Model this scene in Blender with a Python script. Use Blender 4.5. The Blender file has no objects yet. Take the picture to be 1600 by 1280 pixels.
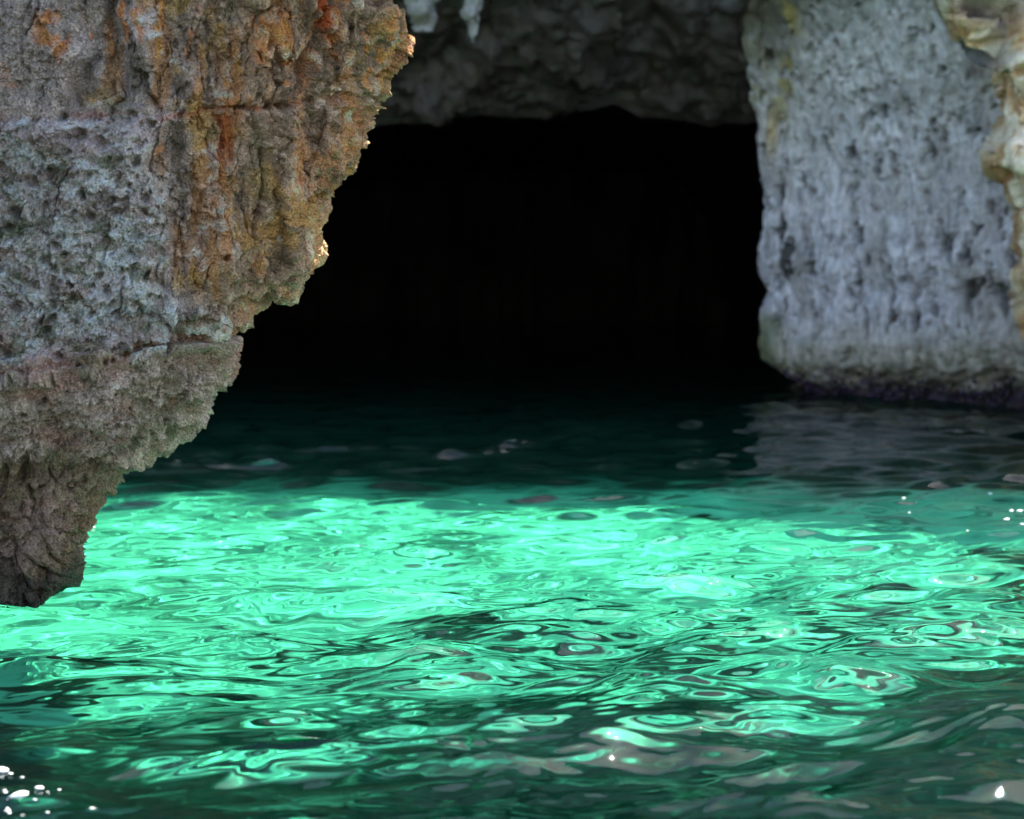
import bpy, math, random
import numpy as np
from mathutils import Vector

random.seed(7)
RNG = np.random.default_rng(11)
scene = bpy.context.scene
COL = scene.collection

# ------------------------------------------------------------------ camera
CAM_H = 2.0
LENS = 60.0
FPX = LENS / 36.0 * 1600.0          # focal length in photograph pixels
PITCH = math.atan(220.0 / FPX)
cam_data = bpy.data.cameras.new("camera")
cam_data.lens = LENS
cam_data.sensor_width = 36.0
cam_data.sensor_fit = 'HORIZONTAL'
cam_data.clip_start = 0.1
cam_data.clip_end = 1500.0
cam_data.dof.use_dof = True
cam_data.dof.focus_distance = 9.4
cam_data.dof.aperture_fstop = 1.5
cam = bpy.data.objects.new("camera", cam_data)
cam.location = (0.0, 0.0, CAM_H)
cam.rotation_euler = (math.pi / 2 - PITCH, 0.0, 0.0)
COL.objects.link(cam)
scene.camera = cam

# ------------------------------------------------------------------ sky, sun, exposure
SUN_EL, SUN_AZ = math.radians(60.0), math.radians(48.0)     # azimuth measured from straight ahead to the right
world = bpy.data.worlds.new("World")
scene.world = world
world.use_nodes = True
wn = world.node_tree.nodes
wl = world.node_tree.links
wn.clear()
w_out = wn.new("ShaderNodeOutputWorld")
w_bg = wn.new("ShaderNodeBackground")
w_sky = wn.new("ShaderNodeTexSky")
w_sky.sky_type = 'NISHITA'
w_sky.sun_disc = False
w_sky.sun_elevation = SUN_EL
w_sky.sun_rotation = SUN_AZ
w_bg.inputs[1].default_value = 0.085
wl.new(w_sky.outputs[0], w_bg.inputs[0])
wl.new(w_bg.outputs[0], w_out.inputs[0])

sun_data = bpy.data.lights.new("sun", 'SUN')
sun_data.energy = 4.0
sun_data.angle = math.radians(0.5)
sun_data.color = (1.0, 0.95, 0.86)
sun_data.cycles.is_caustics_light = True
sun = bpy.data.objects.new("sun", sun_data)
sd = Vector((math.sin(SUN_AZ) * math.cos(SUN_EL), math.cos(SUN_AZ) * math.cos(SUN_EL), math.sin(SUN_EL)))
sun.rotation_euler = sd.to_track_quat('Z', 'Y').to_euler()
sun.location = sd * 60.0
COL.objects.link(sun)

scene.view_settings.view_transform = 'Standard'
scene.view_settings.look = 'None'
scene.view_settings.gamma = 1.0
scene.view_settings.exposure = 2.38
scene.view_settings.use_curve_mapping = False
scene.cycles.use_denoising = True
scene.cycles.sample_clamp_indirect = 6.0
scene.cycles.max_bounces = 8
scene.cycles.transparent_max_bounces = 8
scene.cycles.adaptive_threshold = 0.02

# ------------------------------------------------------------------ numeric noise
_P = RNG.permutation(256).astype(np.int32)
_P = np.concatenate([_P, _P, _P])
_G = RNG.normal(size=(256, 3)).astype(np.float32)
_G /= np.linalg.norm(_G, axis=1)[:, None]
_R = RNG.random((256, 3)).astype(np.float32)


def perlin(x, y, z):
    x, y, z = np.broadcast_arrays(np.float32(x), np.float32(y), np.float32(z))
    xi, yi, zi = np.floor(x).astype(np.int32), np.floor(y).astype(np.int32), np.floor(z).astype(np.int32)
    xf, yf, zf = x - xi, y - yi, z - zi
    xi &= 255
    yi &= 255
    zi &= 255
    u = xf * xf * xf * (xf * (xf * 6 - 15) + 10)
    v = yf * yf * yf * (yf * (yf * 6 - 15) + 10)
    w = zf * zf * zf * (zf * (zf * 6 - 15) + 10)

    def g(dx, dy, dz):
        h = _P[_P[_P[(xi + dx) & 255] + ((yi + dy) & 255)] + ((zi + dz) & 255)]
        gr = _G[h]
        return gr[..., 0] * (xf - dx) + gr[..., 1] * (yf - dy) + gr[..., 2] * (zf - dz)
    a = g(0, 0, 0) * (1 - u) + g(1, 0, 0) * u
    b = g(0, 1, 0) * (1 - u) + g(1, 1, 0) * u
    c = g(0, 0, 1) * (1 - u) + g(1, 0, 1) * u
    d = g(0, 1, 1) * (1 - u) + g(1, 1, 1) * u
    return 1.5 * ((a * (1 - v) + b * v) * (1 - w) + (c * (1 - v) + d * v) * w)


def fbm(x, y, z, octv=4, gain=0.5, lac=2.03):
    s, a, f = 0.0, 1.0, 1.0
    for i in range(octv):
        s = s + a * perlin(x * f + 17.3 * i, y * f - 9.1 * i, z * f + 4.7 * i)
        a *= gain
        f *= lac
    return s


def ridged(x, y, z, octv=4, gain=0.5, lac=2.1):
    s, a, f = 0.0, 1.0, 1.0
    for i in range(octv):
        s = s + a * (1.0 - 2.0 * np.abs(perlin(x * f + 5.1 * i, y * f + 3.3 * i, z * f - 7.7 * i)))
        a *= gain
        f *= lac
    return s * 0.6


def worley(x, y, z):
    """distance to nearest feature point, and that cell's random value"""
    xi, yi, zi = np.floor(x).astype(np.int32), np.floor(y).astype(np.int32), np.floor(z).astype(np.int32)
    best = np.full(x.shape, 9.0, np.float32)
    second = np.full(x.shape, 9.0, np.float32)
    rnd = np.zeros(x.shape, np.float32)
    for dx in (-1, 0, 1):
        for dy in (-1, 0, 1):
            for dz in (-1, 0, 1):
                cx, cy, cz = xi + dx, yi + dy, zi + dz
                h = _P[_P[_P[cx & 255] + (cy & 255)] + (cz & 255)]
                q = _R[h]
                d = np.sqrt((cx + q[..., 0] - x) ** 2 + (cy + q[..., 1] - y) ** 2 + (cz + q[..., 2] - z) ** 2)
                m = d < best
                second = np.where(m, best, np.minimum(second, d))
                rnd = np.where(m, _R[(h + 37) & 255][..., 1], rnd)
                best = np.where(m, d, best)
    return best, second, rnd


def sst(a, b, x):
    t = np.clip((x - a) / (b - a), 0, 1)
    return t * t * (3 - 2 * t)


def mixc(c, m, new):
    m = np.clip(m, 0, 1)[..., None]
    return c * (1 - m) + np.asarray(new, np.float32) * m


# ------------------------------------------------------------------ geometry helpers
def at(px, py, Y):
    """world point on the plane y = Y that the photograph shows at pixel (px, py)"""
    u, v = (px - 800.0) / FPX, (640.0 - py) / FPX
    dy = math.cos(PITCH) + v * math.sin(PITCH)
    dz = -math.sin(PITCH) + v * math.cos(PITCH)
    t = Y / dy
    return u * t, CAM_H + t * dz


def to_px(P):
    d = P - np.array([0, 0, CAM_H], np.float32)
    f = d[..., 1] * math.cos(PITCH) - d[..., 2] * math.sin(PITCH)
    up = d[..., 1] * math.sin(PITCH) + d[..., 2] * math.cos(PITCH)
    f = np.maximum(f, 0.5)
    return 800 + FPX * d[..., 0] / f, 640 - FPX * up / f


def grid_normals(P):
    du = np.gradient(P, axis=1)
    dv = np.gradient(P, axis=0)
    n = np.cross(du, dv)
    return n / (np.linalg.norm(n, axis=2, keepdims=True) + 1e-9)


def seg_dist(px, py, pts):
    best = np.full(px.shape, 1e6, np.float32)
    for (x0, y0), (x1, y1) in zip(pts[:-1], pts[1:]):
        dx, dy = x1 - x0, y1 - y0
        t = np.clip(((px - x0) * dx + (py - y0) * dy) / (dx * dx + dy * dy + 1e-9), 0, 1)
        best = np.minimum(best, np.hypot(px - x0 - t * dx, py - y0 - t * dy))
    return best


def link(name, me, mats, parent=None):
    ob = bpy.data.objects.new(name, me)
    for m in mats:
        me.materials.append(m)
    COL.objects.link(ob)
    if parent is not None:
        ob.parent = parent
        ob.matrix_parent_inverse = parent.matrix_world.inverted()
    return ob


def grid_mesh(name, P, mat, parent=None, color=None, smooth=True, flip=False):
    nv, nu = P.shape[:2]
    me = bpy.data.meshes.new(name)
    idx = np.arange(nv * nu, dtype=np.int32).reshape(nv, nu)
    q = np.stack([idx[:-1, :-1], idx[:-1, 1:], idx[1:, 1:], idx[1:, :-1]], -1).reshape(-1, 4)
    if flip:
        q = q[:, ::-1]
    nf = len(q)
    me.vertices.add(nv * nu)
    me.vertices.foreach_set("co", np.ascontiguousarray(P, np.float32).ravel())
    me.loops.add(nf * 4)
    me.loops.foreach_set("vertex_index", np.ascontiguousarray(q).ravel())
    me.polygons.add(nf)
    me.polygons.foreach_set("loop_start", np.arange(0, nf * 4, 4, dtype=np.int32))
    me.polygons.foreach_set("use_smooth", np.full(nf, smooth, bool))
    me.update()
    if color is not None:
        a = me.color_attributes.new("Col", 'FLOAT_COLOR', 'POINT')
        c = np.ones((nv * nu, 4), np.float32)
        c[:, :3] = color.reshape(-1, 3)
        a.data.foreach_set("color", c.ravel())
    return link(name, me, [mat], parent)


def thing(name, label, cat, loc, group=None):
    o = bpy.data.objects.new(name, None)
    o.empty_display_size = 0.3
    COL.objects.link(o)
    o.location = loc
    bpy.context.view_layer.update()
    o["label"] = label
    o["category"] = cat
    if group:
        o["group"] = group
    return o


# ------------------------------------------------------------------ materials
def nodes_of(name):
    m = bpy.data.materials.new(name)
    m.use_nodes = True
    nt = m.node_tree
    nt.nodes.clear()
    return m, nt, nt.nodes, nt.links


def rock_material(name, grain=60.0, stretch=1.0, bump=0.5, dist=0.01, rough=(0.45, 0.75), spec=0.45, vary=0.45, speck=0.0):
    m, nt, N, L = nodes_of(name)
    out = N.new("ShaderNodeOutputMaterial")
    bs = N.new("ShaderNodeBsdfPrincipled")
    bs.inputs["Specular IOR Level"].default_value = spec
    L.new(bs.outputs[0], out.inputs[0])
    at_ = N.new("ShaderNodeAttribute")
    at_.attribute_name = "Col"
    tc = N.new("ShaderNodeTexCoord")
    n1 = N.new("ShaderNodeTexNoise")
    n1.inputs["Scale"].default_value = grain
    n1.inputs["Detail"].default_value = 6.0
    n1.inputs["Roughness"].default_value = 0.7
    n2 = N.new("ShaderNodeTexNoise")
    n2.inputs["Scale"].default_value = grain * 0.16
    n2.inputs["Detail"].default_value = 5.0
    vo = N.new("ShaderNodeTexVoronoi")
    vo.inputs["Scale"].default_value = grain * 0.8
    mp = N.new("ShaderNodeMapping")
    mp.inputs["Scale"].default_value = (1.0, 1.0, stretch)
    L.new(tc.outputs["Object"], mp.inputs["Vector"])
    for n in (n1, n2, vo):
        L.new(mp.outputs[0], n.inputs["Vector"])
    mr = N.new("ShaderNodeMapRange")
    mr.inputs[1].default_value = 0.3
    mr.inputs[2].default_value = 0.7
    mr.inputs[3].default_value = 1.0 - vary
    mr.inputs[4].default_value = 1.0 + vary
    L.new(n1.outputs["Fac"], mr.inputs[0])
    mr2 = N.new("ShaderNodeMapRange")
    mr2.inputs[1].default_value = 0.3
    mr2.inputs[2].default_value = 0.7
    mr2.inputs[3].default_value = 0.8
    mr2.inputs[4].default_value = 1.2
    L.new(n2.outputs["Fac"], mr2.inputs[0])
    mu = N.new("ShaderNodeMath")
    mu.operation = 'MULTIPLY'
    L.new(mr.outputs[0], mu.inputs[0])
    L.new(mr2.outputs[0], mu.inputs[1])
    vm = N.new("ShaderNodeVectorMath")
    vm.operation = 'SCALE'
    L.new(at_.outputs["Color"], vm.inputs[0])
    L.new(mu.outputs[0], vm.inputs["Scale"])
    if speck > 0:
        n3 = N.new("ShaderNodeTexNoise")
        n3.inputs["Scale"].default_value = grain * 2.0
        n3.inputs["Detail"].default_value = 3.0
        L.new(mp.outputs[0], n3.inputs["Vector"])
        cr_ = N.new("ShaderNodeValToRGB")
        el = cr_.color_ramp.elements
        el[0].position, el[0].color = 0.32, (1 - speck, 1 - speck, 1 - speck, 1)
        el[1].position, el[1].color = 0.70, (1 + 1.6 * speck, 1 + 1.6 * speck, 1 + 1.6 * speck, 1)
        md = el.new(0.5)
        md.color = (0.95, 0.95, 0.95, 1)
        vs_ = N.new("ShaderNodeVectorMath")
        vs_.operation = 'MULTIPLY'
        L.new(vm.outputs[0], vs_.inputs[0])
        L.new(cr_.outputs[0], vs_.inputs[1])
        mn = N.new("ShaderNodeVectorMath")
        mn.operation = 'MINIMUM'
        mn.inputs[1].default_value = (0.8, 0.8, 0.8)
        L.new(vs_.outputs[0], mn.inputs[0])
        L.new(mn.outputs[0], bs.inputs["Base Color"])
    else:
        L.new(vm.outputs[0], bs.inputs["Base Color"])
    rr = N.new("ShaderNodeMapRange")
    rr.inputs[1].default_value = 0.35
    rr.inputs[2].default_value = 0.65
    rr.inputs[3].default_value = rough[0]
    rr.inputs[4].default_value = rough[1]
    L.new(n2.outputs["Fac"], rr.inputs[0])
    L.new(rr.outputs[0], bs.inputs["Roughness"])
    ad = N.new("ShaderNodeMath")
    ad.operation = 'MULTIPLY_ADD'
    ad.inputs[1].default_value = 0.6
    L.new(vo.outputs["Distance"], ad.inputs[0])
    L.new(n1.outputs["Fac"], ad.inputs[2])
    bp = N.new("ShaderNodeBump")
    bp.inputs["Strength"].default_value = bump
    bp.inputs["Distance"].default_value = dist
    L.new(ad.outputs[0], bp.inputs["Height"])
    L.new(bp.outputs[0], bs.inputs["Normal"])
    return m


M_ROCK = rock_material("weathered_limestone", 75.0, bump=1.0, dist=0.035, vary=0.75, speck=0.6)
M_FAR = rock_material("cliff_limestone", 14.0, bump=0.5, dist=0.04, vary=0.3)

M_PILLAR = rock_material("pillar_limestone", 16.0, stretch=0.3, bump=0.35, dist=0.03, vary=0.35)


def water_material():
    m, nt, N, L = nodes_of("sea_water")
    out = N.new("ShaderNodeOutputMaterial")
    fr = N.new("ShaderNodeFresnel")
    fr.inputs["IOR"].default_value = 1.333
    rf = N.new("ShaderNodeBsdfRefraction")
    rf.inputs["Color"].default_value = (0.33, 1.0, 0.75, 1)
    rf.inputs["IOR"].default_value = 1.333
    rf.inputs["Roughness"].default_value = 0.0
    gl = N.new("ShaderNodeBsdfGlossy")
    gl.inputs["Roughness"].default_value = 0.0
    mx = N.new("ShaderNodeMixShader")
    L.new(fr.outputs[0], mx.inputs[0])
    L.new(rf.outputs[0], mx.inputs[1])
    L.new(gl.outputs[0], mx.inputs[2])
    L.new(mx.outputs[0], out.inputs[0])
    return m


def seabed_material():
    m, nt, N, L = nodes_of("sandy_seabed")
    out = N.new("ShaderNodeOutputMaterial")
    bs = N.new("ShaderNodeBsdfPrincipled")
    bs.inputs["Roughness"].default_value = 0.9
    at_ = N.new("ShaderNodeAttribute")
    at_.attribute_name = "Col"
    L.new(at_.outputs["Color"], bs.inputs["Base Color"])
    L.new(bs.outputs[0], out.inputs[0])
    return m


M_WATER = water_material()
M_BED = seabed_material()

# ------------------------------------------------------------------ the sea
def axis_pts(dense, lo, hi, growth=1.25):
    """dense points continued outwards with growing steps"""
    a = list(dense)
    st = a[1] - a[0]
    left = []
    x = a[0]
    while x > lo:
        st *= growth
        x -= st
        left.append(x)
    st = a[-1] - a[-2]
    x = a[-1]
    right = []
    while x < hi:
        st *= growth
        x += st
        right.append(x)
    return np.array(left[::-1] + a + right)


inv = np.linspace(1 / 5.4, 1 / 34.0, 680)
Ys = axis_pts(1.0 / inv, -160.0, 100.0, 1.3)
Ss = axis_pts(np.linspace(-1.12, 1.12, 900), -40.0, 40.0, 1.5)
halfw = 0.30 * np.clip(Ys, 5.4, 60.0) + 0.4
X = Ss[None, :] * halfw[:, None]
Y = np.repeat(Ys[:, None], len(Ss), 1)
X = X.astype(np.float32)
Y = Y.astype(np.float32)
Z = np.zeros_like(X)
DX = np.zeros_like(X)
DY = np.zeros_like(X)
core = (Y > 4.6) & (Y < 45) & (np.abs(X) < 0.36 * Y + 1.0)
xc, yc = X[core], Y[core]
spacing = np.maximum(yc * yc / 5200.0, 0.006)
wx = xc + 0.13 * fbm(xc * 0.9, yc * 0.9, 3.0, 3)
wy = yc + 0.13 * fbm(xc * 0.9, yc * 0.9, 9.0, 3)
zc = np.zeros_like(xc)
dxc = np.zeros_like(xc)
dyc = np.zeros_like(xc)
gust = np.clip(0.85 + 0.5 * perlin(xc * 0.33, yc * 0.33, 1.5), 0.35, 1.4)
NW = 120
for k in range(NW):
    Lw = 0.06 * (2.0 / 0.06) ** ((k + random.random()) / NW)
    th = random.gauss(0.20, 0.28 if Lw < 0.35 else 0.50)
    slope = 0.040 * (1.0 + 0.25 * math.sin(k * 1.7)) * (1.12 if Lw > 0.45 else 0.80 if Lw < 0.3 else 1.0) * (1.0 if Lw > 0.12 else 0.75)
    amp = slope * Lw / 6.283
    kx, ky = math.sin(th) * 6.283 / Lw, -math.cos(th) * 6.283 / Lw
    ph = kx * wx + ky * wy + random.random() * 6.283
    vis = np.clip(Lw / (spacing * 3.0) - 0.7, 0, 1)
    a = amp * vis * (gust if Lw < 0.8 else 1.0)
    if Lw > 0.6:
        a = a * (1.0 - 0.52 * sst(8.5, 14.0, yc))
    elif Lw > 0.2:
        a = a * (1.0 + 0.9 * sst(14.0, 18.0, yc))
    if Lw < 0.22:
        a = a * np.clip(0.9 + 1.3 * perlin(xc * 0.5 + k, yc * 2.0, 7.0 + k), 0.0, 2.2)
    zc += a * np.cos(ph)
    s = np.sin(ph)
    dxc -= 0.9 * a * math.sin(th) * s
    dyc += 0.9 * a * math.cos(th) * s
rip = np.clip(0.16 / (spacing * 3.0) - 0.7, 0, 1) * gust
zc += 0.009 * ridged(wx * 0.9 + 0.3 * wy, wy * 2.2, 4.0, 2, 0.45) + 0.0022 * rip * ridged(wx * 2.0, wy * 9.5 + 0.8 * wx, 6.0, 2, 0.5)
Z[core] = zc
DX[core] = dxc
DY[core] = dyc
water = grid_mesh("sea_water", np.stack([X + DX, Y + DY, Z], -1), M_WATER, smooth=True)
water["kind"] = "structure"
water.cycles.is_caustics_caster = True

# ------------------------------------------------------------------ seabed
bx = axis_pts(np.linspace(-12, 16, 340), -150, 150, 1.4)
by = axis_pts(np.linspace(3, 36, 420), -160, 100, 1.4)
BX, BY = np.meshgrid(bx, by)
BX = BX.astype(np.float32)
BY = BY.astype(np.float32)
edge = 9.3 + 0.5 * fbm(BX * 0.8, BY * 0.8, 2.0, 4) + 0.10 * np.clip(BX, -6, 8)
drop = sst(edge + 0.3, edge - 4.0, BY)
BZ = -1.3 - 1.7 * drop + 0.12 * fbm(BX * 0.5, BY * 0.5, 0.0, 4) + 0.02 * ridged(BX * 2.0, BY * 3.0, 1.0, 2)
patch = fbm(BX * 0.9 + 2.0, BY * 1.3, 8.0, 4, 0.6)
deep_dark = sst(-0.02, 0.16, patch + 0.34 * (11.2 - BY) * 0.55 - 0.25 + 0.09 * BX)
deep_dark = np.maximum(deep_dark, sst(0.3, -0.5, BY - edge))
col = np.zeros(BX.shape + (3,), np.float32) + np.array([0.56, 0.55, 0.52], np.float32)
col = col * (1 + 0.30 * fbm(BX * 1.3, BY * 1.3, 5.0, 4))[..., None]
col = mixc(col, 0.75 * sst(0.30, 0.50, fbm(BX * 1.1 + 30, BY * 1.9, 2.0, 4, 0.6)), (0.10, 0.12, 0.10))
col = mixc(col, deep_dark, (0.018, 0.028, 0.024))  # deep water's darkness painted into the bed colour as weed patches
cave_shade = sst(16.0, 18.2, BY + 1.1 * fbm(BX * 0.7, BY * 0.7, 14.0, 4))
col = mixc(col, cave_shade, (0.022, 0.020, 0.022))  # shade under the cave painted near-black into the seabed colour
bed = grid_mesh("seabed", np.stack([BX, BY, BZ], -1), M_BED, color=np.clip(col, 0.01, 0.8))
bed["kind"] = "structure"
bed.cycles.is_caustics_receiver = True

# ------------------------------------------------------------------ left headland
OUT = [(-40, 640), (0, 622), (14, 628), (29, 641), (52, 636), (87, 615), (116, 600), (124, 604), (138, 598), (144, 594), (165, 588),
       (186, 584), (219, 577), (260, 567), (285, 552), (309, 536), (330, 528), (351, 511), (384, 506), (408, 503),
       (433, 490), (450, 465), (458, 452), (462, 432), (474, 421), (503, 406), (518, 386), (522, 376), (541, 380), (573, 378),
       (612, 349), (622, 335), (653, 321), (663, 301), (679, 293), (691, 260), (707, 228), (732, 191), (760, 163),
       (785, 152), (825, 144), (862, 132), (907, 118), (931, 98), (963, 61), (990, 30), (1060, -120), (1400, -500)]
YE = 10.2
oz, ox = [], []
for py, px in OUT:
    px = px - np.interp(py, [-40, 300, 420, 520, 620, 690, 740, 880, 960], [18, 16, 9, 9, 18, 19, 11, 27, 4])
    x_, z_ = at(px, py, YE)
    oz.append(z_)
    ox.append(x_)
oz, ox = np.array(oz)[::-1], np.array(ox)[::-1]
oz = np.concatenate([oz, [4.1, 4.5, 4.9, 6.2]])
ox = np.concatenate([ox, [-0.26, -0.1, -0.9, -2.8]])  # unseen overhang above the view, shaped to shade the rim below

zrows = np.concatenate([np.linspace(-2.6, -0.12, 14), np.arange(-0.1, 4.3, 0.0066), np.linspace(4.32, 5.2, 40)])
nu_d, nu_l, nu_r, nu_b = 340, 80, 140, 30
rows = []
for z0 in zrows:
    xe = np.interp(z0, oz, ox)
    tl = 0.07 * np.clip(xe + 2.9, 0, 2.4)
    xe = np.interp(z0 + tl, oz, ox)
    yf = np.interp(z0, [-2.6, 0, 0.3, 0.78, 0.95, 1.38, 1.5, 2.8, 3.0, 4.2, 6.0, 10.0],
                   [10.3, 9.9, 9.82, 9.80, 9.62, 9.48, 9.5, 9.33, 9.35, 9.1, 9.3, 9.5])
    R = 0.55
    sub = 1.0 * max(0.0, -z0)
    yf += sub
    YEz = YE + sub
    xs = min(xe - R, -3.02 + 0.15 * (xe + 2.7))
    R = xe - xs
    # one half ellipse rounds the corner in plan, the flat face runs off to the left
    left_x = xs - np.linspace(1, 0, nu_l, endpoint=False) ** 2.4 * 8.0
    left = np.stack([left_x, np.full(nu_l, yf) + 0.04 * (xs - left_x)], 1)
    ex = np.linspace(0, 1, nu_d, endpoint=False) * 0.90
    front = np.stack([xs + R * ex, yf + (YEz - yf) * (1 - np.sqrt(1 - np.minimum(ex, 0.999) ** 2.6))], 1)
    f_end = front[-1]
    a = np.linspace(0, 1, nu_r)
    e0 = 0.90
    ang0 = math.acos(1 - 0.0) if False else 0
    # the turn: from the end of the front face round to the back of the headland
    th = np.linspace(0, math.pi * 0.5, nu_r // 2)
    rx = xe - f_end[0]
    ry = YEz + 0.25 - f_end[1]
    turn = np.stack([f_end[0] + rx * np.sin(th), f_end[1] + ry * (1 - np.cos(th))], 1)
    t2 = np.linspace(0, 1, nu_r - nu_r // 2 + 1)[1:]
    back = np.stack([xe - 2.6 * t2 ** 1.5, YEz + 0.25 + 2.6 * t2], 1)
    t3 = np.linspace(0, 1, nu_b + 1)[1:]
    run = np.stack([back[-1, 0] - 9.0 * t3, back[-1, 1] + 1.5 * t3], 1)
    sec = np.concatenate([left, front, turn, back, run])
    zz = z0 + 0.07 * np.clip(sec[:, 0] + 2.9, 0, 2.4)
    rows.append(np.concatenate([sec, zz[:, None]], 1))
HP = np.array(rows, np.float32)
HN = grid_normals(HP)
PX, PY = to_px(HP)
x, y, z = HP[..., 0], HP[..., 1], HP[..., 2]
visf = (y < YE + 1.5)

w1 = fbm(x * 1.6, y * 1.6, z * 1.6, 4)
w2 = fbm(x * 5.0 + 3, y * 5.0, z * 5.0, 4)
w3 = fbm(x * 16.0, y * 16.0 + 5, z * 16.0, 4, 0.6)
NX = PX + 9 * w2 + 4 * w3
NY = PY + 7 * w2 + 4 * w3

upper = sst(185, 150, NY + 0.0 * NX + (NX - 300) * 0.07)
low = sst(560, 590, NY + (NX - 150) * 0.15)
foot = sst(725, 755, NY)
mid = (1 - upper) * (1 - low)
pitted = mid * sst(285, 222, NX + 26 * w1 + 16 * w2 + np.where(NY > 430, -90, 0) * sst(430, 520, NY))
pitted = np.clip(pitted + mid * sst(440, 500, NY) * sst(420, 330, NX) * 0.7, 0, 1)
flute_zone = np.clip(upper * sst(110, 160, NX) + mid * (1 - pitted), 0, 1)

flute = perlin(x * 7.5 + 0.5 * z + 0.35 * w1, y * 2.0, z * 0.85)
flute2 = perlin(x * 19 + 1.0 * z + 0.5 * w2, y * 4.0, z * 2.2)
rd = ridged(x * 3.4, y * 3.4, z * 3.4, 5, 0.55)
rd2 = ridged(x * 11.0, y * 11.0, z * 11.0, 4, 0.55)
F1, F2, cr = worley(x * 9 + 0.6 * w2, y * 9 + 0.6 * w2, z * 9)
G1, G2, gr = worley(x * 22 + 0.5 * w3, y * 22, z * 22 + 0.5 * w3)
pit = sst(0.42, 0.12, F1) * (cr > 0.35)
pit2 = sst(0.45, 0.15, G1) * (gr > 0.3)

d = 0.085 * w1 + 0.032 * rd * (1 + 0.5 * low) + 0.017 * rd2 + 0.008 * w3
d += flute_zone * (0.050 * flute + 0.018 * flute2)
d += pitted * (0.10 + 0.03 * rd + 0.012 * rd2 - 0.085 * pit - 0.035 * pit2)
d += low * (1 - foot) * (0.02 * rd - 0.035 * pit * (cr > 0.6) - 0.022 * pit2 + 0.012 * rd2)
# fractured facets on the foot
K1, K2, kr = worley(x * 3.6 + 0.25 * w2, y * 3.6, z * 2.6 + 0.25 * w2)
d += foot * (0.07 * (kr - 0.5) - 0.05 * sst(0.10, 0.0, K2 - K1) - 0.02 * pit2 * 0.3)
S1, S2, sr = worley(x * 5.5 + 0.35 * w2, y * 2.0, z * 1.7 + 0.5 * w1)
T1, T2, tr = worley(x * 15 + 0.5 * w2, y * 15, z * 11 + 0.5 * w3)
d += flute_zone * (0.12 * (sr - 0.5) - 0.02 * sst(0.07, 0.0, S2 - S1))
d += (0.3 + 0.9 * sst(0.4, -0.3, w1)) * (0.050 * (tr - 0.5) - 0.008 * sst(0.10, 0.0, T2 - T1)) * (1 - 0.4 * foot)
U1, U2, ur = worley(x * 30 + 0.6 * w3, y * 30, z * 24 + 0.6 * w2)
rag = 0.25 + 1.5 * sst(-0.25, 0.45, fbm(x * 2.2 + 50, y * 2.2, z * 2.2, 3))
d += rag * (0.014 * (ur - 0.5) - 0.005 * sst(0.12, 0.0, U2 - U1)) * (1 - 0.5 * foot)
d += 0.020 * rag * ridged(x * 26, y * 26, z * 26, 3, 0.6) * (0.35 + 0.65 * pitted + 0.5 * low)
for bx_, by_, brx, bry, bam in [(420, 202, 50, 30, .055), (162, 112, 15, 20, .05), (180, 120, 10, 12, .03), (235, 135, 9, 10, .03), (110, 150, 12, 12, .03),
                                (300, 160, 60, 8, .03), (60, 205, 70, 14, .03), (175, 215, 40, 30, .04), (212, 230, 16, 35, .045), (560, 162, 36, 9, .04),
                                (560, 140, 50, 7, .03), (50, 620, 60, 40, .04), (150, 640, 50, 40, .03), (250, 600, 60, 30, .03), (155, 590, 24, 8, .03)]:
    d += bam * sst(1.15, 0.8, np.hypot((NX - bx_) / brx, (NY - by_) / bry))
# stepped panels of the stained upper wall
pan_l = sst(8, -8, NX - (175 - 0.35 * NY))
d += upper * 0.09 * pan_l
d -= upper * 0.05 * np.exp(-((NX - (168 - 0.28 * NY)) / 16.0) ** 2)
d += upper * 0.06 * np.exp(-((NX - (455 - 0.35 * NY)) / 42.0) ** 2)
d -= upper * 0.07 * np.exp(-((NX - (525 - 0.42 * NY)) / 13.0) ** 2)
# bedding cracks
lineA = [(-60, 192), (100, 186), (205, 180), (330, 178), (420, 166), (520, 160), (600, 152)]
lineB = [(-60, 588), (60, 582), (120, 572), (185, 566), (215, 536), (300, 528), (384, 519)]
lineC = [(-60, 742), (60, 735), (130, 742), (200, 725)]
lineA2 = [(490, 132), (560, 124), (605, 120)]
dA, dB, dC, dA2 = (seg_dist(NX, NY, l_) for l_ in (lineA, lineB, lineC, lineA2))
brk = sst(-0.45, 0.2, w2 + 0.5 * w3)
d -= 0.05 * brk * np.exp(-(dA / 6.0) ** 2) + (0.015 + 0.05 * brk) * np.exp(-(dB / 6.5) ** 2) + 0.045 * np.exp(-(dC / 9.0) ** 2) + 0.03 * np.exp(-(dA2 / 4.0) ** 2)
d += 0.03 * np.exp(-((dB - 14) / 7.0) ** 2) * (NY < 570)
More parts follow.
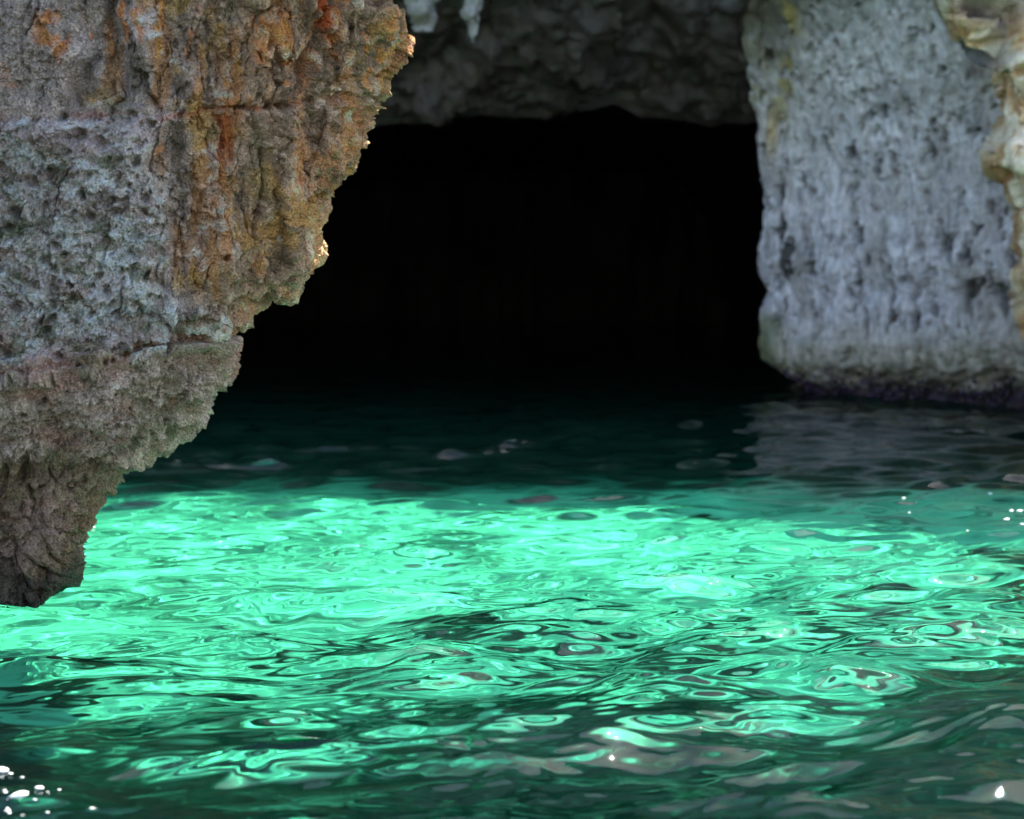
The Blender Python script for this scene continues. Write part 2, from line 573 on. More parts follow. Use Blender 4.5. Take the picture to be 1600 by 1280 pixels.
# joints running down the wall
cracks = [([(46, 100), (43, 58), (62, 34), (66, 8)], 2.6, .07), ([(84, 98), (108, 80)], 2.6, .05),
          ([(376, 180), (386, 120), (392, 70), (398, 30), (430, 10)], 2.3, .06), ([(410, 232), (408, 262), (412, 310), (398, 375)], 2.4, .07),
          ([(122, 255), (103, 290), (95, 345), (84, 372), (86, 418)], 2.4, .06), ([(190, 265), (178, 320), (172, 380), (165, 410)], 2.2, .05),
          ([(350, 190), (351, 250)], 2.2, .05), ([(455, 395), (447, 420)], 2.0, .04), ([(135, 455), (132, 500)], 2.0, .04),
          ([(193, 440), (190, 490)], 2.0, .04), ([(290, 300), (285, 380), (290, 430)], 2.5, .03), ([(340, 330), (330, 400), (322, 440)], 2.5, .03),
          ([(500, 60), (480, 130)], 2.5, .05), ([(10, 840), (60, 880), (100, 905)], 3, .04), ([(0, 800), (50, 815), (90, 880)], 3, .04),
          ([(-10, 250), (10, 300), (4, 340)], 2.2, .04), ([(255, 430), (250, 490)], 2.0, .03)]
dk = np.zeros_like(d)
for pts, wd, dep in cracks:
    QX, QY = PX + 6 * w2 + 4 * w3, PY + 4 * w3
    c_ = np.exp(-(seg_dist(QX, QY, pts) / (wd * 0.8)) ** 2) * sst(-0.35, 0.15, w2 + 0.4 * w3)
    d -= dep * c_
    pa = sorted((b_, a_) for a_, b_ in pts)
    off = QX - np.interp(QY, [q_[0] for q_ in pa], [q_[1] for q_ in pa])
    win = sst(pa[0][0] - 25, pa[0][0] + 10, QY) * sst(pa[-1][0] + 25, pa[-1][0] - 10, QY)
    d += 0.035 * win * np.where(off > 0, np.exp(-(off / 45.0) ** 2), 0.0)
    dk = np.maximum(dk, c_)
# solution holes along the bedding
holes = [(208, 181, 9), (103, 183, 4.5), (384, 168, 6), (418, 164, 6.5), (436, 165, 5.5), (449, 165, 5.5), (533, 155, 4), (124, 573, 3.5), (70, 628, 5), (38, 645, 5),
         (141, 673, 4), (236, 629, 4), (36, 335, 5), (40, 746, 8), (66, 767, 6), (66, 730, 4), (98, 379, 6), (110, 392, 5), (345, 400, 5), (320, 165, 5)]
hk = np.zeros_like(d)
for hx, hy, hr in holes:
    c_ = np.exp(-(((PX + 1.5 * w3 - hx) / (hr * 1.15)) ** 2 + ((PY + 1.5 * w3 - hy) / hr) ** 2) ** 2)
    d -= 0.09 * c_
    hk = np.maximum(hk, c_)
# rust coloured niche under the bedding plane
niche = sst(14, 9, np.abs(NX - 354 + (NY - 190) * 0.06)) * sst(182, 188, NY) * sst(272, 225, NY)
d -= 0.07 * niche
spongy = np.exp(-(((PX - 612) / 24.0) ** 2 + ((PY - 45) / 42.0) ** 2) ** 2)
d += spongy * (0.02 - 0.035 * pit2 + 0.02 * rd2)
edge_mean = d[:, nu_l + nu_d - 60:nu_l + nu_d + 110].mean(1)
ker = np.hanning(81)
edge_mean = np.convolve(np.pad(edge_mean, 40, mode='edge'), ker / ker.sum(), 'valid')
d = d - (edge_mean * 0.9)[:, None]
d = np.where(visf, d, 0.12 * w1 + 0.05 * rd)
HD = HP + HN * d[..., None] * np.where(HN[..., 1:2] < 2, 1, 1)

# colour of the stone itself
def c3(*c):
    return np.array(c, np.float32)


m1 = fbm(x * 2.3 + 9, y * 2.3, z * 2.3, 5, 0.6)
m2 = fbm(x * 7.0, y * 7.0 + 4, z * 7.0, 5, 0.6)
mv = fbm(x * 8.0 + 0.4 * w1, y * 3.0, z * 1.1, 4, 0.6)
mv2 = fbm(x * 15.0 + 3, y * 6.0, z * 1.6 + 7, 3, 0.6)
hc = np.zeros(HP.shape, np.float32) + c3(0.25, 0.235, 0.225)
hc = mixc(hc, sst(-0.1, 0.5, mv) * flute_zone * 0.85, c3(0.27, 0.165, 0.075))
hc = mixc(hc, sst(0.0, 0.5, -mv + 0.3 * m2) * flute_zone * 0.8, c3(0.085, 0.08, 0.062))
hc = mixc(hc, sst(0.15, 0.6, m1 - 0.2 * mv2) * flute_zone * 0.7, c3(0.27, 0.20, 0.06))
hc = mixc(hc, sst(0.35, 0.6, mv2 + 0.3 * m2) * flute_zone * upper * 0.9, c3(0.50, 0.20, 0.06))
hc = mixc(hc, sst(0.2, 0.7, m2 - 0.2 * m1) * flute_zone * 0.75, c3(0.44, 0.425, 0.46))
hc = mixc(hc, pitted * sst(-0.5, 0.1, m1) * 0.9, c3(0.36, 0.35, 0.375))
hc = mixc(hc, pitted * sst(0.1, 0.45, m2 - 0.6 * pit) * 0.8, c3(0.43, 0.42, 0.44))
hc = mixc(hc, pitted * sst(0.1, 0.4, -m2 + 0.3 * m1) * 0.85, c3(0.12, 0.14, 0.10))
crust = fbm(x * 5.0 + 40, y * 5.0, z * 7.0, 5, 0.65)
hc = mixc(hc, pitted * sst(0.15, 0.4, crust) * 0.85, c3(0.56, 0.50, 0.51))
hc = mixc(hc, pitted * sst(0.25, 0.5, -crust) * 0.5, c3(0.20, 0.13, 0.11))
hc = mixc(hc, low * 0.8, c3(0.25, 0.225, 0.185))
hc = mixc(hc, low * sst(0.1, 0.55, m2) * 0.6, c3(0.36, 0.33, 0.30))
hc = mixc(hc, low * sst(0.1, 0.5, -m1) * 0.6, c3(0.13, 0.13, 0.075))
crust_l = fbm(x * 4.0 + 11, y * 4.0, z * 6.0, 5, 0.65)
hc = mixc(hc, low * sst(0.15, 0.45, crust_l) * 0.7, c3(0.40, 0.36, 0.33))
hc = mixc(hc, low * sst(0.2, 0.5, -crust_l) * 0.6, c3(0.19, 0.12, 0.085))
pinkA = np.exp(-((PY - 208 + (PX - 150) * 0.06 + 12 * m1) / 20.0) ** 2) * sst(300, 220, PX)
pinkB = np.exp(-((dB - 14) / 18.0) ** 2) * (NY > lineB[0][1] - 75) * sst(-0.5, 0.3, m1)
hc = mixc(hc, pinkA * 0.4, c3(0.36, 0.27, 0.30))
hc = mixc(hc, pinkB * 0.65, c3(0.30, 0.185, 0.17))
hc = mixc(hc, np.exp(-(dB / 7.0) ** 2) * 0.6, c3(0.26, 0.12, 0.05))
hc = mixc(hc, np.exp(-(dA / 5.0) ** 2) * sst(0.0, 0.4, m1 + 0.2) * 0.6, c3(0.26, 0.10, 0.06))
# orange stains with a shape of their own
for sx, sy, rx_, ry_, st in [(84, 52, 24, 40, .95), (195, 30, 6, 36, .9), (217, 28, 6, 30, .8), (300, 30, 9, 40, .5), (428, 40, 18, 34, .9), (405, 75, 14, 28, .7),
                             (450, 110, 26, 16, .7), (392, 140, 10, 22, .8), (520, 12, 14, 40, 1.0), (516, 60, 7, 24, 1.0), (490, 100, 8, 50, .6),
                             (480, 320, 10, 50, .75), (462, 250, 8, 50, .6), (250, 240, 7, 20, .8), (342, 262, 6, 24, .9), (550, 225, 10, 18, .7),
                             (505, 250, 24, 50, .45), (20, 120, 14, 20, .5), (497, 400, 6, 40, .4)]:
    e = np.exp(-(((NX - sx) / rx_) ** 2 + ((NY - sy) / ry_) ** 2) ** 2) * sst(-0.35, 0.25, m2 + 0.4 * mv2)
    hc = mixc(hc, e * st, c3(0.50, 0.19, 0.055) if sx < 470 or sy < 150 else c3(0.44, 0.23, 0.07))
hc = mixc(hc, np.exp(-(((NX - 512) / 9) ** 2 + ((NY - 15) / 40) ** 2) ** 2) * 0.9, c3(0.34, 0.075, 0.015))
hc = mixc(hc, niche * 0.8, c3(0.28, 0.10, 0.03))
hc = mixc(hc, sst(0.25, 0.7, fbm(x * 3.1, y * 3.1 + 31, z * 2.0, 4)) * (1 - foot) * 0.5, c3(0.13, 0.16, 0.115))
rim = sst(455, 495, NX) * sst(300, 360, NY) * sst(450, 430, NY)
hc = mixc(hc, rim * 0.5, c3(0.50, 0.33, 0.23))
hc = mixc(hc, foot, c3(0.16, 0.125, 0.095))
hc = mixc(hc, foot * sst(0.0, 0.5, m1 + 0.4 * m2) * 0.7, c3(0.27, 0.215, 0.185))
hc = mixc(hc, foot * sst(0.05, 0.5, -m1 + 0.3 * m2) * 0.7, c3(0.13, 0.085, 0.045))
hc = mixc(hc, foot * sst(0.2, 0.6, m2) * sst(830, 760, NY) * 0.5, c3(0.12, 0.13, 0.05))
hc = mixc(hc, np.exp(-((NY - 742) / 26.0) ** 2) * 0.6, c3(0.10, 0.10, 0.055))
wet = sst(0.34, 0.16, z + 0.10 * w2 + 0.05 * w3)
hc = mixc(hc, wet * 0.85, c3(0.035, 0.030, 0.022))
hc = mixc(hc, spongy * sst(0.2, 0.6, pit2) * 0.8, c3(0.06, 0.04, 0.04))
hc *= (1 + 0.22 * w3 + 0.10 * rd2)[..., None]
warm = sst(200, 420, NX) * sst(620, 480, NY)
hc = hc * (1 + warm[..., None] * (c3(1.22, 0.98, 0.72) - 1)) * (1 + pitted[..., None] * (c3(0.98, 1.05, 1.08) - 1))
hc = np.clip(hc * c3(1.84, 1.50, 1.26), 0.01, 0.78)

headland = thing("rock_headland", "stained grey limestone headland overhanging the green water, in sharp focus beside the cave mouth", "rock", (-3.0, 10.5, 0.0))
bed_names = [("foot", -9, 0.84, "brown rock foot, dark and wet at the waterline"), ("ledge", 0.84, 1.46, "brown grey pitted ledge under a rusty crack"),
             ("pitted_bed", 1.46, 2.86, None), ("stained_bed", 2.86, 4.32, "upper wall streaked with orange and ochre"), ("brow", 4.32, 99, None)]
for nm, z0, z1, lb in bed_names:
    i0 = int(np.searchsorted(zrows, z0))
    i1 = min(int(np.searchsorted(zrows, z1)) + 1, len(zrows))
    ob = grid_mesh(nm, HD[i0:i1], M_ROCK, headland, hc[i0:i1])
    if lb:
        ob["label"] = lb
capc = HD[-1]
capP = np.stack([capc, np.repeat(np.array([[-4.5, 11.5, 5.5]], np.float32), len(capc), 0)])
grid_mesh("cap", capP, M_ROCK, headland, np.full(capP.shape, 0.25, np.float32))

# ------------------------------------------------------------------ cliff with the cave
LIP = [(380, 215), (560, 197), (600, 193), (650, 192), (700, 186), (740, 178), (770, 178), (800, 182), (860, 183), (872, 176), (900, 171), (930, 172), (955, 160),
       (975, 170), (1000, 180), (1050, 184), (1090, 192), (1110, 198), (1130, 190), (1180, 190), (1250, 195)]
lx, lz = zip(*[at(px, py, 27.6) for px, py in LIP])
lx = np.array([-45, -14, -11.5, -9.5] + list(lx) + [6.5, 8.0, 9.5, 45])
lz = np.array([-2.6, -2.6, 0.5, 3.6] + list(lz) + [3.8, 1.0, -2.6, -2.6])
us = axis_pts(np.linspace(-12, 10, 420), -44, 44, 1.35)
lipz = np.interp(us, lx, lz)
topz = 0.5 * perlin(us * 1.1, 8, 0) + np.interp(us, [-40, 4.6, 7.6, 9.6, 11.6, 14.3, 18, 40], [19.6, 19.8, 20.2, 21.0, 22.6, 24.8, 26, 25]) + 0.7 * perlin(us * 0.5, 0, 0) + 0.35 * perlin(us * 1.7, 3, 0)  # unseen crest, heights set to cast the shadow behind the bright water
vs = []
path_names = []
n_top, n_face, n_under, n_in, n_ceil, n_back = 6, 60, 130, 30, 30, 14
rows = []
for t in np.linspace(0, 1, n_top, endpoint=False):
    rows.append(np.stack([us, np.full_like(us, 80 + (24.6 - 80) * t), topz + 1.5 * (1 - t)], 1))
for t in np.linspace(0, 1, n_face, endpoint=False):
    rows.append(np.stack([us, 24.6 - 0.9 * np.sin(t * math.pi * 0.5) + 0 * us, topz + (8.0 - topz) * t], 1))
i_under = len(rows)
for t in np.linspace(0, 1, n_under, endpoint=False):
    yy = 23.7 + 3.9 * t ** 1.15
    rows.append(np.stack([us, np.full_like(us, yy), 8.0 + (lipz - 8.0) * (t ** 0.95)], 1))
i_in = len(rows)
for t in np.linspace(0, 1, n_in, endpoint=False):
    rows.append(np.stack([us, np.full_like(us, 27.6 + 2.4 * t), lipz + 1.4 * t ** 0.7 * (lipz > 0)], 1))
for t in np.linspace(0, 1, n_ceil, endpoint=False):
    rows.append(np.stack([us, np.full_like(us, 30 + 34 * t), lipz + 1.4 * (lipz > 0)], 1))
for t in np.linspace(0, 1, n_back):
    rows.append(np.stack([us, np.full_like(us, 64 + 2 * t), (lipz + 1.4 * (lipz > 0)) * (1 - t) - 2.8 * t], 1))
CP = np.array(rows, np.float32)
CN = -grid_normals(CP)
x, y, z = CP[..., 0], CP[..., 1], CP[..., 2]
w1 = fbm(x * 0.5, y * 0.5, z * 0.5, 4)
rd = ridged(x * 1.1, y * 1.1, z * 1.1, 5, 0.55)
w3 = fbm(x * 5, y * 5, z * 5, 3)
fl = perlin(x * 1.6, y * 0.8, z * 0.5)
B1, B2, br = worley(x * 1.3 + 0.3 * w1, y * 1.1, z * 1.3 + 0.3 * w1)
D1, D2, dr = worley(x * 3.2 + 0.2 * w3, y * 3.0, z * 3.2)
CD = CP + CN * (0.16 * (br - 0.5) + 0.05 * (dr - 0.5) + 0.14 * fbm(x * 2.6 + 0.4 * w1, y * 0.9, z * 0.9, 4, 0.6) + 0.32 * w1 + 0.14 * rd + 0.03 * w3 + 0.22 * fl)[..., None] * np.where((y < 27.4) | (y > 27.8), 1.0, 0.35)[..., None]
m1 = fbm(x * 0.9, y * 0.9, z * 0.6, 5, 0.6)
m2 = fbm(x * 3, y * 3, z * 2, 4, 0.6)
cc = np.zeros(CP.shape, np.float32) + c3(0.044, 0.033, 0.026)  # shade of the underside painted into the roof's dark base colour
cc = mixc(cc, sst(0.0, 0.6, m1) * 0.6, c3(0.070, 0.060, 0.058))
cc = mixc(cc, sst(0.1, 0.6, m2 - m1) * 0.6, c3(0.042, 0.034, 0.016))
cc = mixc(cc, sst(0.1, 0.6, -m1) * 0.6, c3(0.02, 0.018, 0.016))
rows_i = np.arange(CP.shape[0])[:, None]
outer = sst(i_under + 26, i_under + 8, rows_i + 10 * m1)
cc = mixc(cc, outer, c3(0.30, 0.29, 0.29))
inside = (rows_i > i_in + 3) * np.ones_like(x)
cc = mixc(cc, inside, c3(0.025, 0.023, 0.022))  # cave gloom painted into the inner wall colour
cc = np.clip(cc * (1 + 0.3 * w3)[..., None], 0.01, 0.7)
cliff = thing("cave_cliff", "dark blurred cliff whose low ceiling spans the black cave mouth behind the headland", "cliff", (0.0, 28.0, 0.0))
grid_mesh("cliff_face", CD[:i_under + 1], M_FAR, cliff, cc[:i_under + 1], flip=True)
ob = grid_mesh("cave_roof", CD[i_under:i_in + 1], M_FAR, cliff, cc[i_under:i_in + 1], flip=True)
ob["label"] = "roof with shade painted in dark, sloping down to the cave mouth"
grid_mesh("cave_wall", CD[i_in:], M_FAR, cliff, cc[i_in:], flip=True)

# ------------------------------------------------------------------ right pillar
PIL = [(-160, 1090), (-60, 1130), (20, 1158), (120, 1167), (165, 1172), (200, 1184), (250, 1192), (300, 1198), (360, 1198), (385, 1191), (415, 1192), (455, 1204), (475, 1195),
       (490, 1190), (530, 1187), (560, 1195), (578, 1222), (590, 1240), (600, 1255), (612, 1268), (660, 1275), (760, 1285)]
YP = 27.4
pz, pxx = [], []
for py, px in PIL:
    a_, b_ = at(px, py, YP)
    pz.append(b_)
    pxx.append(a_)
pz, pxx = np.array(pz)[::-1], np.array(pxx)[::-1]
zr = np.concatenate([np.linspace(-2.4, -0.2, 8), np.linspace(-0.15, 6.4, 420), np.linspace(6.5, 8.6, 20)])
rows = []
nf_, nt_, nb_ = 300, 40, 20
for z0 in zr:
    YPz = YP - 1.15 * 0.9 * math.log1p(math.exp((z0 - 4.3) / 0.9))
    xe = np.interp(z0, pz, pxx) * YPz / YP
    under = 0.25 * sst(0.7, 0.1, z0)
    t = np.linspace(1, 0, nf_, endpoint=False)
    fx = xe + 0.30 + t ** 1.3 * 8.0
    fy = YPz - 0.35 - 1.15 * (fx - xe - 0.30) + 0.05 * (fx - xe - .3) ** 2 + under + 0.05 * (z0 - 3)
    fy = np.maximum(fy, 19.8)
    th = np.linspace(0, math.pi / 2, nt_, endpoint=False)
    f1 = (fx[-1], fy[-1])
    turn = np.stack([f1[0] - (f1[0] - xe) * np.sin(th), f1[1] + (YPz - f1[1]) * (1 - np.cos(th))], 1)
    t3 = np.linspace(0, 1, nb_)
    back = np.stack([xe + 1.5 * t3, YPz + 5.0 * t3], 1)
    sec = np.concatenate([np.stack([fx, fy], 1), turn, back])
    rows.append(np.concatenate([sec, np.full((len(sec), 1), z0)], 1))
RP = np.array(rows, np.float32)
RN = -grid_normals(RP)
if RN[200, 150, 1] > 0:
    RN = -RN
PX, PY = to_px(RP)
x, y, z = RP[..., 0], RP[..., 1], RP[..., 2]
w1 = fbm(x * 0.8, y * 0.8, z * 0.8, 4)
w2 = fbm(x * 2.6, y * 2.6, z * 2.6, 4)
w3 = fbm(x * 8, y * 8, z * 8, 3)
fl = perlin(x * 2.4, y * 1.4, z * 0.45)
rd = ridged(x * 2.0, y * 2.0, z * 1.2, 5, 0.55)
F1, F2, cr = worley(x * 3.2 + 0.4 * w2, y * 3.2, z * 1.5 + 0.4 * w2)
sm = fbm(x * 4.6 + 0.3 * w1, y * 3.0, z * 1.5, 5, 0.6)
slot = sst(0.55, 0.72, sm + 0.18 * sst(5.2, 2.6, z) - 0.2 * sst(1.3, 0.7, z))
H1, H2, hr_ = worley(x * 7 + 0.5 * w2, y * 5, z * 3.0 + 0.4 * w2)
slot2 = sst(0.35, 0.7, fbm(x * 9, y * 6, z * 3.2 + 3, 3, 0.6))
E1, E2, er = worley(x * 2.6 + 0.35 * w2, y * 1.5, z * 0.7 + 0.3 * w1)
lowp = sst(4.6, 3.0, z)
drape = fbm(x * 3.6 + 0.25 * w1, y * 2.2, z * 0.40, 3)
d = 0.09 * w1 + 0.03 * rd * lowp + 0.06 * fl + 0.06 * drape + 0.015 * w3 * (0.4 + 0.6 * lowp) - 0.17 * slot - 0.06 * slot2 + 0.07 * (er - 0.5) * lowp - 0.04 * lowp * sst(0.05, 0, E2 - E1)
d += 0.06 * sst(330, 345, PY + 6 * w2) * sst(1600, 1300, PX)
d -= 0.05 * sst(540, 520, PY) * sst(470, 500, PY)
RD = RP + RN * d[..., None]
mm = fbm(x * 1.2, y * 1.2, z * 0.8, 5, 0.6)
mf = fbm(x * 4.0, y * 4.0, z * 1.6, 4, 0.6)
pc = np.zeros(RP.shape, np.float32) + c3(0.54, 0.505, 0.515)
pc = mixc(pc, sst(0.0, 0.5, mf) * 0.7, c3(0.66, 0.64, 0.68))
pc = mixc(pc, sst(0.0, 0.5, mm) * sst(250, 420, PY) * 0.7, c3(0.31, 0.28, 0.25))
pc = mixc(pc, sst(0.3, 0.65, -fbm(x * 8.0, y * 5.0, z * 1.1 + 5, 4, 0.6)) * 0.6, c3(0.20, 0.19, 0.19))
pc = mixc(pc, slot * 0.85, c3(0.06, 0.055, 0.055))
pc = mixc(pc, slot2 * 0.6, c3(0.10, 0.09, 0.09))
pc = mixc(pc, sst(470, 560, PY + 20 * mm) * 0.75, c3(0.42, 0.375, 0.27))
pc = mixc(pc, sst(500, 560, PY) * sst(0.15, 0.5, mf - 0.2 * mm) * 0.7, c3(0.19, 0.19, 0.11))
pc = mixc(pc, sst(1310, 1200, PX + 18 * mm) * sst(330, 120, PY) * sst(-0.3, 0.3, mf) * 0.6, c3(0.26, 0.22, 0.08))
pc = mixc(pc, sst(90, -30, PY + 20 * mm) * sst(1420, 1300, PX) * 0.7, c3(0.14, 0.13, 0.10))
pc = mixc(pc, sst(170, 10, PY + 40 * mm) * sst(1310, 1200, PX + 30 * mf) * 0.9, c3(0.11, 0.095, 0.065))
pc = mixc(pc, np.exp(-((PX - 1238 + 0.1 * PY + 12 * mm) / 14.0) ** 2) * sst(230, 120, PY) * sst(-0.4, 0.3, mf) * 0.8, c3(0.33, 0.25, 0.06))
pc = mixc(pc, np.exp(-(((PX - 1206) / 10) ** 2 + ((PY - 205) / 34) ** 2)) * 0.9, c3(0.60, 0.43, 0.20))
pc = mixc(pc, sst(1235, 1205, PX) * sst(480, 500, PY) * 0.7, c3(0.13, 0.15, 0.05))
pc = mixc(pc, sst(0.42, 0.22, z + 0.15 * w2) * 0.9, c3(0.05, 0.04, 0.05))
pc = np.clip(pc * (1 + 0.25 * w3)[..., None], 0.01, 0.75)
pillar = thing("rock_pillar", "blurred blue grey rock pillar with dark slots at the far side of the cave mouth", "rock", (6.5, 25.5, 0.0))
isp = int(np.searchsorted(zr, 0.75))
grid_mesh("pillar_base", RD[:isp + 1], M_PILLAR, pillar, pc[:isp + 1], flip=True)["label"] = "greenish beige base with a dark tide line"
grid_mesh("pillar_shaft", RD[isp:], M_PILLAR, pillar, pc[isp:], flip=True)

# ------------------------------------------------------------------ spur at the right edge, sunlight painted in as cream
SPUR = [(-160, 1380), (-20, 1440), (40, 1470), (80, 1500), (105, 1528), (130, 1545), (200, 1548), (235, 1535), (262, 1537), (270, 1562), (300, 1572), (330, 1583),
        (400, 1588), (430, 1577), (470, 1592), (520, 1612), (640, 1650)]
YS = 20.6
sz, sx = [], []
for py, px in SPUR:
    a_, b_ = at(px + 14, py, YS)
    sz.append(b_)
    sx.append(a_)
sz, sx = np.array(sz)[::-1], np.array(sx)[::-1]
zr = np.concatenate([np.linspace(-2.4, 0.2, 14), np.linspace(0.22, 5.6, 330), np.linspace(5.65, 8.0, 30)])
rows = []
for z0 in zr:
    xe = np.interp(z0, sz, sx)
    yf = np.interp(z0, [-2.4, 0, 1.5, 3.0, 4.2, 5.6, 8.0], [19.0, 19.2, 19.4, 19.8, 20.3, 20.5, 21.6])
    t = np.linspace(1, 0, 160, endpoint=False)
    fx = xe + 0.15 + 6.0 * t ** 1.4
    th = np.linspace(0, math.pi / 2, 30, endpoint=False)
    turn = np.stack([fx[-1] - (fx[-1] - xe) * np.sin(th), yf + (YS + 0.2 - yf) * (1 - np.cos(th))], 1)
    t3 = np.linspace(0, 1, 24)
    back = np.stack([xe + 1.9 * t3, YS + 0.2 + 4.0 * t3], 1)
    sec = np.concatenate([np.stack([fx, np.full_like(fx, yf)], 1), turn, back])
    rows.append(np.concatenate([sec, np.full((len(sec), 1), z0)], 1))
SP = np.array(rows, np.float32)
SN = -grid_normals(SP)
if SN[150, 80, 1] > 0:
    SN = -SN
PX, PY = to_px(SP)
x, y, z = SP[..., 0], SP[..., 1], SP[..., 2]
w2 = fbm(x * 2.6, y * 2.6, z * 2.6, 4)
w3 = fbm(x * 8, y * 8, z * 8, 3)
rd = ridged(x * 1.6, y * 1.6, z * 1.6, 5, 0.55)
F1, F2, cr = worley(x * 1.7 + 0.3 * w2, y * 1.7, z * 1.1 + 0.3 * w2)
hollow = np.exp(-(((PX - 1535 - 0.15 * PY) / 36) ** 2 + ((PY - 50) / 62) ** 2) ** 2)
d = 0.05 * w2 + 0.03 * rd + 0.34 * (cr - 0.5) - 0.1 * sst(0.08, 0, F2 - F1) + 0.02 * w3 - 0.6 * hollow
SD = SP + SN * d[..., None]
sc_ = np.zeros(SP.shape, np.float32) + c3(0.60, 0.40, 0.21)  # warm sunlight painted into the spur's base colour
sc_ = mixc(sc_, sst(0.0, 0.4, w2) * 0.8, c3(0.76, 0.64, 0.48))
sc_ = mixc(sc_, sst(0.05, 0.4, -w2) * 0.7, c3(0.36, 0.17, 0.06))
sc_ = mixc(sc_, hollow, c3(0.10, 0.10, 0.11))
sc_ = mixc(sc_, sst(60, 0, PY) * 0.6, c3(0.22, 0.20, 0.17))
sc_ = np.clip(sc_ * (1 + 0.2 * w3)[..., None], 0.01, 0.8)
spur = thing("rock_spur", "broken rock spur with sunlight painted in as cream and ochre at the right edge of the pillar", "rock", (8.0, 20.5, 0.0))
grid_mesh("spur_face", SD, M_FAR, spur, sc_, flip=True)

# ------------------------------------------------------------------ mussels on the tide line, hanging knobs, flecks for sun glints
def blob_mesh(name, items, mat, parent, colors, seg=7, ring=5):
    """many small lumpy ellipsoids in one mesh: items = (centre, radii, tilt)"""
    th = np.linspace(0, 2 * math.pi, seg, endpoint=False)
    ph = np.linspace(-math.pi / 2, math.pi / 2, ring)
    base = np.array([[math.cos(p) * math.cos(t), math.cos(p) * math.sin(t), math.sin(p)] for p in ph for t in th], np.float32)
    faces = [(i * seg + j, i * seg + (j + 1) % seg, (i + 1) * seg + (j + 1) % seg, (i + 1) * seg + j) for i in range(ring - 1) for j in range(seg)]
    V, Fc, Cc = [], [], []
    for (c, rr, ti), cl in zip(items, colors):
        b = base * np.asarray(rr) * (1 + 0.15 * RNG.normal(size=(len(base), 1)))
        ca, sa = math.cos(ti), math.sin(ti)
        b = np.stack([b[:, 0] * ca - b[:, 2] * sa, b[:, 1], b[:, 0] * sa + b[:, 2] * ca], 1) + np.asarray(c)
        o = len(V)
        V.extend(b.tolist())
        Fc.extend([tuple(o + k for k in f) for f in faces])
        Cc.extend([cl] * len(b))
    me = bpy.data.meshes.new(name)
    me.from_pydata(V, [], Fc)
    me.polygons.foreach_set("use_smooth", [True] * len(me.polygons))
    a = me.color_attributes.new("Col", 'FLOAT_COLOR', 'POINT')
    a.data.foreach_set("color", np.array([list(c) + [1.0] for c in Cc], np.float32).ravel())
    return link(name, me, [mat], parent)


M_SHELL = rock_material("wet_mussel_shell", 30.0, bump=0.2, dist=0.01, rough=(0.12, 0.3), spec=0.6)
items, cols = [], []
vis_cols = [k for k in range(0, RD.shape[1]) if RD[20, k, 0] < 9.5 and RD[20, k, 1] < YP + 0.1]
zr_p = np.concatenate([np.linspace(-2.4, -0.2, 8), np.linspace(-0.15, 6.4, 420), np.linspace(6.5, 8.6, 20)])
for k in range(1500):
    c_ = vis_cols[RNG.integers(len(vis_cols))]
    zz = abs(RNG.normal(0.0, 0.16)) + 0.01
    iz = int(np.searchsorted(zr_p, zz))
    p = RD[iz, c_]
    rr = RNG.uniform(0.02, 0.05)
    items.append(((p[0], p[1] - 0.01, p[2]), (rr * 0.6, rr * 0.6, rr), RNG.uniform(-0.8, 0.8)))
    g = RNG.uniform(0.5, 1.4)
    cols.append((0.05 * g, 0.03 * g, 0.075 * g) if RNG.random() < 0.75 else (0.09 * g, 0.05 * g, 0.035 * g))
mus = blob_mesh("mussel_band", items, M_SHELL, pillar, cols)
mus["kind"] = "stuff"

# pale rock knobs hanging from the brow, seen between the headland and the cave roof
def hanging(px, py_tip, wpx, Yk, label):
    xk, zt = at(px, py_tip, Yk)
    _, ztop = at(px, -70, Yk)
    hw = wpx / FPX * Yk * 0.5
    vv = np.linspace(0, 1, 60)
    tt = np.linspace(0, 2 * math.pi, 73)
    V, T = np.meshgrid(vv, tt, indexing='ij')
    rad = hw * (0.12 + 0.88 * np.minimum(1, (V + 0.02) ** 0.55)) * (1 + 0.7 * V)
    P = np.stack([xk + rad * np.cos(T), Yk + rad * np.sin(T), zt + (ztop - zt) * V], -1).astype(np.float32)
    n = np.stack([np.cos(T), np.sin(T), 0 * T], -1).astype(np.float32)
    q = P.copy()
    dd = 0.5 * hw * fbm(q[..., 0] * 3, q[..., 1] * 3, q[..., 2] * 3, 4, 0.6)
    dd[:, -1] = dd[:, 0]
    P = P + n * dd[..., None]
    cl = np.zeros(P.shape, np.float32) + c3(0.24, 0.225, 0.21)
    cl = mixc(cl, sst(0.0, 0.5, fbm(q[..., 0] * 4, q[..., 1] * 4 + 9, q[..., 2] * 4, 3)) * 0.8, c3(0.11, 0.10, 0.07))
    o = grid_mesh("hanging_knob", P, M_FAR, cliff, cl)
    o["label"] = label
    # closed tip
    return o


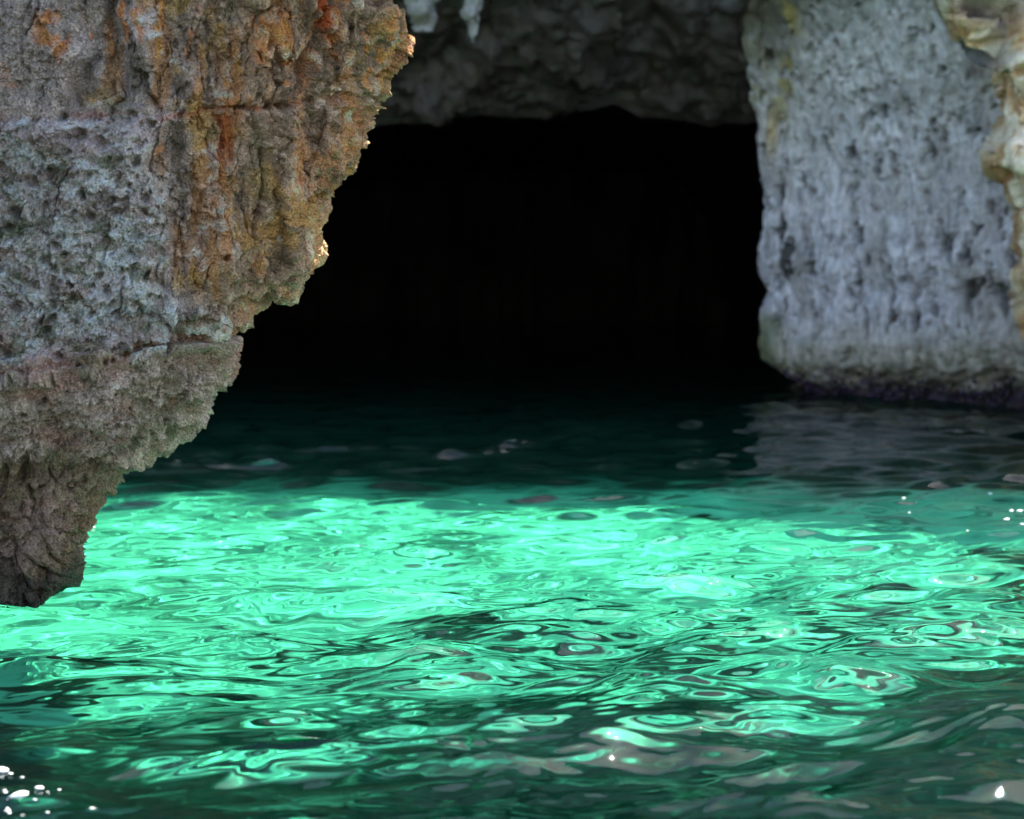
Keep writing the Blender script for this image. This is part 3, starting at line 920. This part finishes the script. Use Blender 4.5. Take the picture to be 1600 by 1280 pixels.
hanging(662, 50, 62, 23.3, "broad pale knob hanging beside the headland")
hanging(738, 66, 34, 23.2, "thin pale knob hanging over the cave roof")

def glint_material():
    m, nt, N, L = nodes_of("glint_flecks")
    out = N.new("ShaderNodeOutputMaterial")
    bs = N.new("ShaderNodeBsdfPrincipled")
    bs.inputs["Base Color"].default_value = (0.85, 0.86, 0.86, 1)
    bs.inputs["Roughness"].default_value = 0.4
    L.new(bs.outputs[0], out.inputs[0])
    return m


WZ = np.stack([X + DX, Y + DY, Z], -1)


def on_water(px, py):
    u, v = (px - 800.0) / FPX, (640.0 - py) / FPX
    dy = math.cos(PITCH) + v * math.sin(PITCH)
    dz = -math.sin(PITCH) + v * math.cos(PITCH)
    t = -CAM_H / dz
    gx, gy = u * t, dy * t
    i = int(np.argmin(np.abs(Ys - gy)))
    j = int(np.argmin(np.abs(X[i] - gx)))
    return WZ[i, j]


items = []
for px, py, rp in [(4, 1217, 6), (66, 1240, 3.5), (32, 1253, 8), (96, 1261, 4.5), (10, 1263, 3), (18, 1268, 6), (25, 1276, 10), (57, 1256, 1.8), (122, 1275, 4.5), (136, 1272, 7),
                   (145, 1278, 8), (40, 1224, 1.6), (90, 1277, 2), (150, 801, 2.2), (148, 827, 1.6), (345, 853, 1.6), (1409, 783, 1.6), (1422, 804, 1.6), (1548, 770, 2), (1582, 795, 2), (1595, 795, 2.5),
                   (1567, 808, 2.5), (1577, 820, 1.8), (1508, 842, 1.2), (1596, 815, 2)] + [(abs(RNG.normal(0, 70)), 1279 - abs(RNG.normal(0, 26)), RNG.uniform(0.8, 2.4)) for q_ in range(26)]:
    p = on_water(px, py)
    rr = rp / FPX * p[1] * RNG.uniform(0.6, 1.15)
    items.append(((float(p[0]), float(p[1]), float(p[2]) + 0.006), (rr * 1.9, rr * 1.3, rr * 0.6), RNG.uniform(-0.2, 0.2)))
glints = blob_mesh("glint_flecks", items, glint_material(), None, [(0.9, 0.9, 0.9)] * len(items), 10, 6)  # white blobs added on the surface to stand for sun glints
glints["kind"] = "stuff"
glints["label"] = "white flecks added in place of sun glints on the water"
glints["category"] = "glints"
